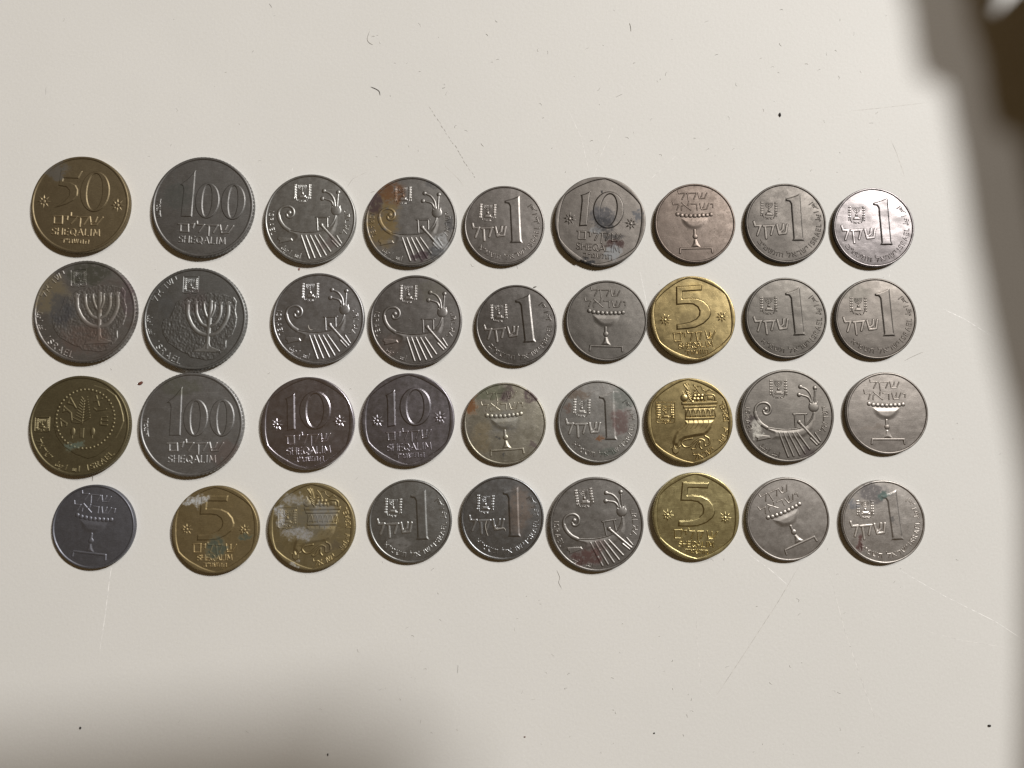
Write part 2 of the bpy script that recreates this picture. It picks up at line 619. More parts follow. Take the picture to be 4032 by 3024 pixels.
def d_goblet():
    d = Design((845, 808), 748, 11.5, 1.6, 110, relief=0.14)
    d.add('hebrew_inscription', S(27,
        [(548, 195), (560, 245), (680, 235), (615, 355)], [(705, 245), (890, 240), (838, 350)], [(722, 250), (738, 395)],
        [(915, 240), (940, 345), (1040, 340), (1085, 240)], [(1000, 240), (985, 300), (950, 318)],
        [(435, 385), (450, 450), (560, 445), (515, 555)], [(610, 420), (770, 560)], [(735, 420), (725, 475), (690, 490)], [(600, 560), (605, 490), (640, 465)],
        [(785, 445), (890, 450), (890, 560)], [(945, 445), (975, 555), (1070, 545), (1115, 440)], [(1035, 440), (1020, 510), (985, 528)], [(1150, 455), (1192, 450), (1185, 520)]))
    bowl = [(835 + 258 * math.cos(t), 695 + 252 * math.sin(t)) for t in np.linspace(0, math.pi, 30)]
    k = d.add('goblet', [Poly(bowl, h=1.15, bev=95)])
    for x, y in ((522, 638), (600, 658), (680, 665), (760, 670), (840, 673), (918, 670), (995, 665), (1070, 663), (1143, 650)):
        d.add('bead', [Ball(x, y, 41, h=1.25)], sub_of=k)
    d.add('stem', [Stroke([(832, 940), (832, 1030)], 52, 1, True), Ball(838, 1062, 50, h=1.3), Poly([(812, 1105), (862, 1105), (892, 1190), (945, 1275), (742, 1275), (788, 1190)], h=1.0, bev=45)], sub_of=k)
    d.add('foot', [Stroke([(548, 1370), (558, 1285), (1138, 1285), (1148, 1370)], 46, 1.0)], sub_of=k)
    DES['goblet'] = d


def d_ship():
    d = Design((820, 815), 765, 13.0, 1.85, 0, relief=0.15)
    e, m = emblem(535, 205, 828, 530)
    k = d.add('emblem', e)
    d.add('candelabrum', m, sub_of=k)
    spiral = curve([(470, 1010), (385, 950), (318, 860), (288, 770), (292, 690), (335, 630), (400, 602), (470, 605), (525, 645), (545, 705), (525, 765), (475, 792), (435, 775), (425, 740)])
    k = d.add('ship', [Poly([(360, 915), (420, 960), (500, 1000), (640, 1030), (800, 1040), (1000, 1020), (1135, 958), (1212, 865), (1240, 755), (1280, 755), (1283, 900), (1250, 1030), (1190, 1110), (1100, 1170), (1000, 1205), (560, 1215), (540, 1190), (560, 1110), (470, 1060), (390, 990)], h=.75, bev=70),
                       Stroke(spiral[:26], 66, 1.0, True), Stroke(spiral[24:], 46, 1.0, True), Ball(463, 708, 38, h=1.2),
                       Stroke(curve([(480, 1005), (640, 1032), (800, 1042), (1000, 1020), (1135, 958), (1212, 865), (1250, 765)]), 24, .95, True)])
    d.add('ram', [Poly([(285, 1120), (400, 1125), (515, 1140), (545, 1190), (400, 1220), (290, 1245), (310, 1195), (270, 1170)], h=.8)], sub_of=k)
    for a, b in (((675, 1100), (815, 1490)), ((750, 1100), (905, 1480)), ((825, 1100), (1005, 1465)), ((900, 1100), (1095, 1435)), ((975, 1095), (1170, 1370))):
        d.add('oar', [Stroke([a, b], 40, 1.1, True)], sub_of=k)
    d.add('cabin', S(36, [(915, 790), (1135, 785)], [(937, 800), (950, 1010)], [(1108, 800), (1115, 960)]), sub_of=k)
    d.add('steering_oar', [Ball(1010, 920, 36, h=1.3), Stroke([(1025, 940), (1320, 1270)], 50, 1.2, True), Stroke([(1190, 1190), (1290, 1295)], 36, 1.0, True), Stroke([(1270, 1105), (1350, 1230)], 36, 1.0, True)], sub_of=k)
    d.add('prow_ornament', [Ball(1255, 670, 88, h=1.2), Poly([(1180, 575), (1225, 620), (1260, 590), (1285, 620), (1325, 570), (1330, 650), (1180, 650)], h=.9),
                            Stroke(curve([(1235, 600), (1215, 480), (1150, 385), (1060, 340)]), 40, 1.0, True), Ball(1045, 338, 37, h=1.3),
                            Stroke(curve([(1212, 590), (1165, 510), (1060, 472)]), 38, 1.0, True), Ball(1020, 470, 38, h=1.3),
                            Stroke([(1272, 590), (1284, 400)], 36, 1.0, True), Ball(1285, 358, 37, h=1.3)], sub_of=k)
    c = (820, 815)
    d.add('latin_inscription', arc_text(ISR, c, 660, 167, 205, 72, 22))
    d.add('arabic_inscription', arc_text(ARAB, c, 655, 225, 261, 84, 20))
    d.add('hebrew_inscription', arc_text(HISR, c, 628, -27, 15, 78, 22))
    DES['ship'] = d


def d_ten(key, year):
    d = Design((818, 828), 785, 13.0, 1.85, 0, hexa=30)
    d.add('numeral', [Poly([(415, 415), (500, 378), (592, 315), (602, 620), (614, 936), (465, 968), (455, 520), (440, 432)], bev=22),
                      Poly(ell(938, 612, 272, 332), bev=22, holes=[ell(938, 612, 134, 276)])])
    d.add('star', star(290, 855, 118))
    d.add('star', star(1350, 800, 118))
    d.add('denomination', S(34, [(450, 1050), (592, 1045), (597, 1172), (488, 1180), (480, 1060)], [(640, 1045), (682, 1040), (675, 1110)], [(725, 985), (735, 1040), (818, 1030), (770, 1165)],
                            [(845, 1028), (1000, 1020), (955, 1150)], [(880, 1032), (888, 1205)], [(1050, 1015), (1062, 1145), (1150, 1130), (1205, 1005)], [(1135, 1010), (1120, 1090), (1070, 1108)]))
    d.add('latin_inscription', line_text(LATIN, (458, 1308), (1225, 1268), 112, 23))
    d.add('year', line_text([year, 'qq', 'm', 'sh', 't', 'h'], (592, 1448), (1105, 1420), 74, 21))
    DES[key] = d


def d_five(key, year):
    d = Design((822, 832), 752, 12.0, 1.9, 118, hexa=30)
    d.add('numeral', [Poly([(585, 235), (1060, 250), (1040, 362), (695, 348), (680, 465), (780, 462), (930, 480), (1050, 540), (1130, 640), (1160, 740), (1150, 800), (1110, 870), (1000, 955), (850, 1010), (720, 1020), (500, 1015), (512, 910), (620, 908), (760, 890), (870, 850), (930, 790), (945, 720), (920, 650), (850, 595), (740, 575), (548, 572)], bev=24)])
    d.add('star', star(325, 815, 112))
    d.add('star', star(1328, 862, 112))
    d.add('denomination', S(32, [(440, 1072), (570, 1070), (562, 1213), (450, 1210), (452, 1080)], [(610, 1085), (648, 1080), (642, 1145)], [(690, 1050), (700, 1092), (785, 1092), (735, 1215)],
                            [(835, 1095), (945, 1095), (900, 1215)], [(845, 1095), (850, 1250)], [(1010, 1090), (1032, 1225), (1112, 1228), (1185, 1105)], [(1088, 1100), (1088, 1180), (1038, 1198)]))
    d.add('latin_inscription', line_text(LATIN, (498, 1308), (1122, 1322), 92, 20))
    d.add('year', line_text([year, 'qq', 'm', 'sh', 't', 'h'], (602, 1428), (1020, 1448), 64, 19))
    DES[key] = d


def d_fifty():
    d = Design((818, 800), 738, 14.0, 2.0, 120, amp=0.06)
    d.add('numeral', [Poly([(510, 260), (845, 285), (785, 408), (560, 400), (555, 440), (660, 455), (745, 500), (785, 575), (780, 670), (720, 745), (610, 805), (400, 870), (480, 820), (590, 740), (650, 660), (650, 590), (600, 535), (480, 515)]),
                      Poly(ell(1038, 605, 226, 316, .04), holes=[ell(1035, 605, 112, 272, .04)])])
    d.add('star', star(270, 755, 112))
    d.add('star', star(1382, 815, 112))
    d.add('denomination', S(32, [(425, 985), (560, 980), (560, 1095), (440, 1095), (440, 990)], [(600, 985), (640, 985), (635, 1035)], [(690, 930), (690, 985), (790, 990), (700, 1095)],
                            [(800, 998), (960, 995), (890, 1110)], [(835, 1005), (830, 1140)], [(975, 990), (1000, 1120), (1085, 1110), (1170, 1000)], [(1085, 1000), (1060, 1070), (1010, 1085)]))
    d.add('latin_inscription', line_text(LATIN, (395, 1212), (1150, 1238), 98, 24))
    d.add('year', line_text(['d', 'qq', 'm', 'sh', 't', 'h'], (545, 1355), (985, 1375), 62, 19))
    DES['fifty'] = d


def d_hundred():
    d = Design((815, 818), 785, 14.5, 2.05, 84, amp=0.12)
    d.add('numeral', [Poly([(430, 492), (560, 380), (672, 235), (668, 600), (664, 988), (485, 992), (500, 560), (480, 498)]),
                      Poly(ell(882, 718, 190, 287), holes=[ell(880, 718, 66, 246)]),
                      Poly(ell(1283, 720, 192, 288), holes=[ell(1283, 720, 64, 246)])])
    d.add('denomination', S(36, [(462, 1105), (612, 1105), (622, 1218), (502, 1220), (500, 1110)], [(660, 1100), (708, 1090), (690, 1160)], [(745, 1050), (755, 1102), (860, 1100), (790, 1215)],
                            [(895, 1105), (1070, 1100), (1010, 1215)], [(935, 1110), (940, 1270)], [(1105, 1095), (1138, 1222), (1245, 1210), (1310, 1100)], [(1215, 1100), (1190, 1165), (1145, 1185)]))
    d.add('latin_inscription', line_text(LATIN, (470, 1340), (1220, 1342), 102, 24))
    d.add('year', arc_text(['d', 'qq', 'm', 'sh', 't', 'h'], (815, 818), 682, 172, 196, 56, 17))
    DES['hundred'] = d


def d_menorah():
    d = Design((820, 815), 775, 14.5, 2.05, 84, amp=0.12)
    e, m = emblem(625, 168, 855, 440, frame=True)
    k = d.add('emblem', e)
    d.add('candelabrum', m, sub_of=k)
    frag = [(640, 540), (700, 490), (820, 455), (950, 430), (1010, 405), (1120, 420), (1240, 430), (1330, 460), (1400, 470), (1450, 540), (1440, 620), (1440, 700), (1465, 790), (1450, 930), (1400, 1060), (1320, 1130), (1320, 1250), (1270, 1320), (1150, 1430), (1020, 1450), (900, 1425), (780, 1410), (740, 1360), (660, 1335), (580, 1290), (430, 1190), (350, 1060), (320, 930), (350, 830), (440, 800), (480, 700), (530, 560), (590, 535)]
    k = d.add('seal_fragment', [Poly(frag, h=.55)], rough=.16)
    st = []
    for xs, w in (([705, 715, 790, 900, 1030, 1160, 1265, 1318, 1318], 74), ([830, 848, 920, 980, 1030, 1085, 1150, 1205, 1205], 62), ([948, 962, 995, 1018, 1035, 1055, 1080, 1112, 1112], 48)):
        ys = {74: [565, 760, 925, 1028, 1060, 1030, 900, 750, 570], 62: [568, 740, 880, 920, 938, 920, 870, 740, 572], 48: [568, 670, 765, 795, 805, 795, 765, 670, 572]}[w]
        st.append(Stroke(curve(list(zip(xs, ys))), w, 1.35, True))
        for x in (xs[0], xs[-1]):
            st.append(Poly([(x - w * .75, 545), (x + w * .75, 545), (x + w * .5, 610), (x - w * .5, 610)], h=1.25))
    st.append(Stroke([(1058, 560), (1030, 1260)], 76, 1.45, True))
    st.append(Poly([(1000, 1170), (1065, 1170), (1090, 1225), (1250, 1290), (1160, 1332), (770, 1326), (860, 1275), (960, 1240)], h=1.2))
    d.add('candelabrum', st, sub_of=k)
    c = (820, 815)
    d.add('hebrew_inscription', arc_text(HISR, c, 672, 160, 115, 84, 22, inward=False))
    d.add('latin_inscription', arc_text(ISR, c, 675, 212, 256, 88, 22))
    d.add('arabic_inscription', arc_text(ARAB, c, 680, 176, 206, 76, 19))
    DES['menorah'] = d


def d_palm():
    d = Design((798, 822), 760, 14.0, 2.0, 120, amp=0.06, relief=0.26)
    e, m = emblem(128, 692, 348, 922, frame=True)
    k = d.add('emblem', e)
    d.add('candelabrum', m, sub_of=k)
    flan = [(640, 330), (800, 230), (1000, 200), (1200, 260), (1340, 360), (1400, 460), (1430, 540), (1465, 660), (1480, 760), (1440, 880), (1370, 1020), (1290, 1120), (1200, 1200), (1080, 1290), (950, 1330), (750, 1260), (560, 1130), (450, 980), (405, 820), (420, 640), (500, 460)]
    k = d.add('ancient_coin', [Poly(flan, h=.5)])
    d.add('beaded_ring', [Ball(885 + 442 * math.cos(a), 722 + 448 * math.sin(a), 25, h=1.15) for a in np.linspace(0, 2 * math.pi, 46, endpoint=False)], sub_of=k)
    leaves = [Stroke([(868, 430), (848, 780)], 28, 1.25, True)]
    for i, y in enumerate(np.linspace(440, 720, 8)):
        L = 45 + 9 * i
        leaves += [Stroke([(866 - i * 2, y), (866 - i * 2 - L, y - 55)], 25, 1.2, True), Stroke([(866 - i * 2, y), (866 - i * 2 + L, y - 55)], 25, 1.2, True)]
    leaves += [Stroke([(845, 770), (700, 700)], 25, 1.2, True), Stroke([(845, 790), (690, 770)], 25, 1.2, True), Stroke([(850, 770), (960, 700)], 25, 1.2, True),
               Poly([(805, 850), (890, 850), (885, 1020), (805, 1020)], h=1.1)]
    d.add('palm_branch', leaves, sub_of=k)
    d.add('citron', [Ball(705, 915, 44, 72, h=1.2), Stroke([(707, 975), (707, 1020)], 20, 1.0)], sub_of=k)
    d.add('citron', [Ball(1005, 915, 44, 72, h=1.2), Stroke([(1010, 975), (1012, 1015)], 20, 1.0)], sub_of=k)
    d.add('ancient_lettering', S(42, [(740, 550), (650, 400), (615, 480), (690, 500)], [(560, 530), (550, 610), (620, 590), (550, 530), (670, 630), (685, 740)], [(510, 720), (530, 830)], [(515, 730), (610, 790), (605, 820)],
                                 [(1045, 370), (1090, 520)], [(1010, 450), (1130, 410)], [(1020, 560), (1060, 590), (1200, 570)], [(1220, 690), (1130, 690), (1125, 800), (1225, 815)], [(1130, 745), (1225, 745)], h=1.25), sub_of=k)
    c = (798, 822)
    d.add('latin_inscription', arc_text(ISR, c, 655, -78, -37, 82, 22))
    d.add('arabic_inscription', arc_text(ARAB, c, 655, 238, 277, 78, 18))
    d.add('hebrew_inscription', arc_text(HISR, c, 640, 197, 232, 70, 18))
    DES['palm'] = d


def d_horn():
    d = Design((830, 838), 758, 12.0, 1.9, 118, hexa=33)
    e, m = emblem(238, 512, 568, 892, frame=True)
    k = d.add('emblem', e)
    d.add('candelabrum', m, sub_of=k)
    horn = [(740, 830), (1262, 820), (1245, 900), (1225, 960), (1160, 1050), (1090, 1100), (900, 1130), (740, 1162), (660, 1212), (622, 1285), (515, 1285), (510, 1200), (545, 1080), (600, 1000), (700, 920), (730, 880)]
    k = d.add('horn', [Poly(horn, h=.9, bev=60)])
    ribs = []
    for x in (810, 900, 975, 1065, 1160):
        ribs.append(Stroke(curve([(x, 835), (x - 5, 900), (x - 60, 975)]), 20, 1.12, True))
    d.add('rib', ribs, sub_of=k)
    d.add('rim_band', [Poly([(678, 505), (1330, 478), (1330, 545), (685, 565)], h=1.1), Poly([(705, 570), (1310, 552), (1308, 605), (715, 628)], h=.95), Poly([(738, 770), (1272, 755), (1272, 812), (742, 830)], h=1.05)], sub_of=k)
    ar = [Poly([(740, 625), (1275, 608), (1272, 760), (742, 768)], h=.45)]
    for i in range(6):
        x = 765 + i * 88
        ar.append(Stroke(curve([(x, 765), (x + 15, 690), (x + 44, 635), (x + 72, 690), (x + 84, 765)]), 16, .95, True))
    d.add('arcade', ar, sub_of=k)
    d.add('grapes', [Ball(x, y, 38, h=1.3) for x, y in ((920, 400), (985, 392), (1050, 390), (908, 452), (972, 455), (1040, 450), (880, 508))], sub_of=k)
    d.add('wheat_ear', [Stroke([(790 + i * 22 - 60, 185 - (i == 2) * 15), (835 + i * 6, 350)], 20, 1.1, True) for i in range(5)] + [Stroke([(770 + j * 18, 310 + j * 42), (850 + j * 4, 360 + j * 38)], 26, 1.2, True) for j in range(4)], sub_of=k)
    d.add('pomegranate', [Ball(735, 435, 68, h=1.2), Poly([(705, 290), (760, 370), (790, 430), (690, 430), (718, 370)], h=.8)], sub_of=k)
    d.add('loaf', [Stroke(curve([(1100, 470), (1095, 400), (1150, 370), (1240, 375), (1280, 410), (1282, 470)]), 34, 1.0, True), Poly([(1150, 400), (1240, 400), (1250, 470), (1140, 470)], h=.7)], sub_of=k)
    d.add('leaf', S(20, [(905, 205), (960, 270), (1010, 360)], [(900, 290), (940, 290), (910, 340), (980, 345)], [(980, 230), (1040, 225), (1060, 280), (1110, 310)], [(1120, 330), (1165, 300), (1190, 285), (1240, 320)], h=1.0), sub_of=k)
    d.add('tulip_tip', [Poly([(468, 1290), (512, 1308), (552, 1255), (582, 1318), (620, 1275), (672, 1275), (632, 1330), (628, 1395), (565, 1442), (512, 1400), (500, 1330)], h=.95)], sub_of=k)
    d.add('ribbon', [Stroke(curve([(860, 1150), (720, 1180), (678, 1235), (735, 1300), (830, 1285), (910, 1210), (1000, 1160), (1080, 1190), (1090, 1275), (1170, 1240), (1160, 1150), (1090, 1105)]), 36, .95, True),
                     Stroke(curve([(858, 1338), (915, 1330), (955, 1250), (1000, 1215), (1000, 1290), (1030, 1335)]), 36, .95, True)], sub_of=k)
    c = (830, 838)
    d.add('latin_inscription', arc_text(ISR, c, 640, -2, 31, 84, 22))
    d.add('arabic_inscription', arc_text(ARAB, c, 640, -37, -8, 80, 20))
    d.add('hebrew_inscription', arc_text(HISR, c, 640, -86, -50, 84, 22))
    DES['horn'] = d


d_one('one_a', 'a'); d_one('one_b', 'b'); d_goblet(); d_ship(); d_ten('ten_b', 'b'); d_ten('ten_d', 'd')
d_five('five_b', 'b'); d_five('five_d', 'd'); d_fifty(); d_hundred(); d_menorah(); d_palm(); d_horn()


# ------------------------------------------------------------------ coin metal
def coin_material(name, R, base, dark, rough, seed, mottle=0.38, speck=0.0, speck_col=(0.03, 0.028, 0.025), stains=(), scratch=0.35, grain=0.35):
    mat = bpy.data.materials.new(name)
    g = NT(mat)
    tc = g.n('ShaderNodeTexCoord').outputs['Object']
    u = g.vmath('SCALE', tc, 1.0 / (R * MM))                   # coin units, radius 1
    us = g.vmath('ADD', u, (seed * 3.7, seed * -2.3, seed * 1.9))
    n1 = g.noise(us, 2.3, 4.0, 0.6)
    n2 = g.noise(us, 9.0, 4.0, 0.65)
    n3 = g.noise(us, 34.0, 3.0, 0.6)
    f = g.math('ADD', g.math('MULTIPLY', n1, 0.6), g.math('MULTIPLY', n2, 0.4))
    tarn = g.math('MULTIPLY', g.rng(f, 0.42, 0.66), mottle)
    col = g.mix(tarn, (*base, 1), (*dark, 1))
    col = g.mix(g.math('MULTIPLY', g.rng(n3, 0.35, 0.65), 0.42), col, tuple(x * 0.62 for x in base) + (1,))
    n4 = g.noise(us, 75.0, 2.0, 0.6)
    col = g.mix(g.math('MULTIPLY', g.rng(n4, 0.42, 0.70), 0.32), col, tuple(x * 0.55 for x in base) + (1,))
    hl = g.noise(g.vmath('MULTIPLY', g.vmath('ADD', us, (seed, 0, 0)), (7.0, 90.0, 1.0)), 1.0, 2.0, 0.5)
    col = g.mix(g.math('MULTIPLY', g.rng(hl, 0.62, 0.72), 0.5), col, tuple(min(1, x * 1.5) for x in base) + (1,))
    rgh = g.math('ADD', rough - 0.05, g.math('MULTIPLY', n2, 0.12))
    rgh = g.math('ADD', rgh, g.math('MULTIPLY', tarn, 0.08))
    metal = 1.0
    # small dark pits
    if speck > 0:
        v = g.noise(us, 17.0, 3.0, 0.7)
        m = g.math('MULTIPLY', g.rng(v, 0.56, 0.68), speck)
        col = g.mix(m, col, (*speck_col, 1))
        rgh = g.math('ADD', rgh, g.math('MULTIPLY', m, 0.15))
    wob = g.vmath('SCALE', g.vmath('SUBTRACT', g.noise(us, 4.5, 4.0, 0.65, 0.0, 1), (0.5, 0.5, 0.5)), 0.5)
    uw = g.vmath('ADD', u, wob)
    brk = g.noise(us, 11.0, 4.0, 0.7)
    crust = g.noise(us, 16.0, 5.0, 0.75)
    for (sx, sy, srx, sry, scol, amt, mtl) in stains:
        q = g.vmath('MULTIPLY', g.vmath('SUBTRACT', uw, (sx, sy, 0)), (1 / srx, 1 / sry, 0))
        m = g.rng(g.vmath('LENGTH', q), 1.0, 0.55)
        m = g.math('MULTIPLY', m, g.math('MULTIPLY', g.rng(brk, 0.27, 0.50), amt))
        if mtl < .3:                                        # crusty deposits break up into grains
            m = g.math('MULTIPLY', m, g.rng(crust, 0.34, 0.58, 0.25, 1.0))
        col = g.mix(m, col, (*scol, 1))
        rgh = g.math('ADD', rgh, g.math('MULTIPLY', m, 0.12 if mtl > .5 else 0.25))
        metal = g.math('SUBTRACT', metal, g.math('MULTIPLY', m, 1 - mtl), clamp=True) if mtl < 1 else metal
    p = g.n('ShaderNodeBsdfPrincipled')
    g.put(p.inputs['Base Color'], col)
    g.put(p.inputs['Roughness'], rgh)
    g.put(p.inputs['Metallic'], metal)
    # bump: grain plus two families of hairline scratches
    sc1 = g.noise(g.vmath('MULTIPLY', us, (5.0, 60.0, 1.0)), 1.0, 2.0, 0.5)
    rot = g.n('ShaderNodeVectorRotate', rotation_type='Z_AXIS')
    g.put(rot.inputs['Vector'], us)
    rot.inputs['Angle'].default_value = 0.9 + seed
    sc2 = g.noise(g.vmath('MULTIPLY', rot.outputs[0], (4.0, 70.0, 1.0)), 1.0, 2.0, 0.5)
    hgt = g.math('ADD', g.math('MULTIPLY', g.math('ADD', g.rng(sc1, 0.60, 0.75), g.rng(sc2, 0.60, 0.75)), scratch * 0.6), g.math('MULTIPLY', n3, grain))
    hgt = g.math('ADD', hgt, g.math('MULTIPLY', n2, 1.2 * grain))
    b = g.n('ShaderNodeBump')
    b.inputs['Strength'].default_value = 0.30
    b.inputs['Distance'].default_value = 0.00005
    g.put(b.inputs['Height'], hgt)
    b2 = g.n('ShaderNodeBump')                              # slight waviness of a struck, worn blank
    b2.inputs['Strength'].default_value = 1.0
    b2.inputs['Distance'].default_value = 0.00019
    g.put(b2.inputs['Height'], g.noise(us, 1.6, 2.0, 0.5))
    g.t.links.new(b2.outputs[0], b.inputs['Normal'])
    g.put(p.inputs['Normal'], b.outputs[0])
    o = g.n('ShaderNodeOutputMaterial')
    g.t.links.new(p.outputs[0], o.inputs[0])
    return mat


WHITE = (0.40, 0.415, 0.43)
RUST = (0.15, 0.066, 0.022)
OCHRE = (0.26, 0.185, 0.075)
PURPLE = (0.062, 0.036, 0.042)
RED = (0.080, 0.036, 0.030)
GREEN = (0.050, 0.070, 0.054)
BLACK = (0.02, 0.02, 0.025)
BLUEGREY = (0.10, 0.11, 0.13)
TEAL = (0.075, 0.13, 0.115)

NI = lambda s: (0.50 * s, 0.465 * s, 0.44 * s)
BR = lambda s: (0.44 * s, 0.33 * s, 0.165 * s)
BS = lambda s: (0.72 * s, 0.55 * s, 0.20 * s)

GROUP = 'old coins laid out in four rows on the white table'
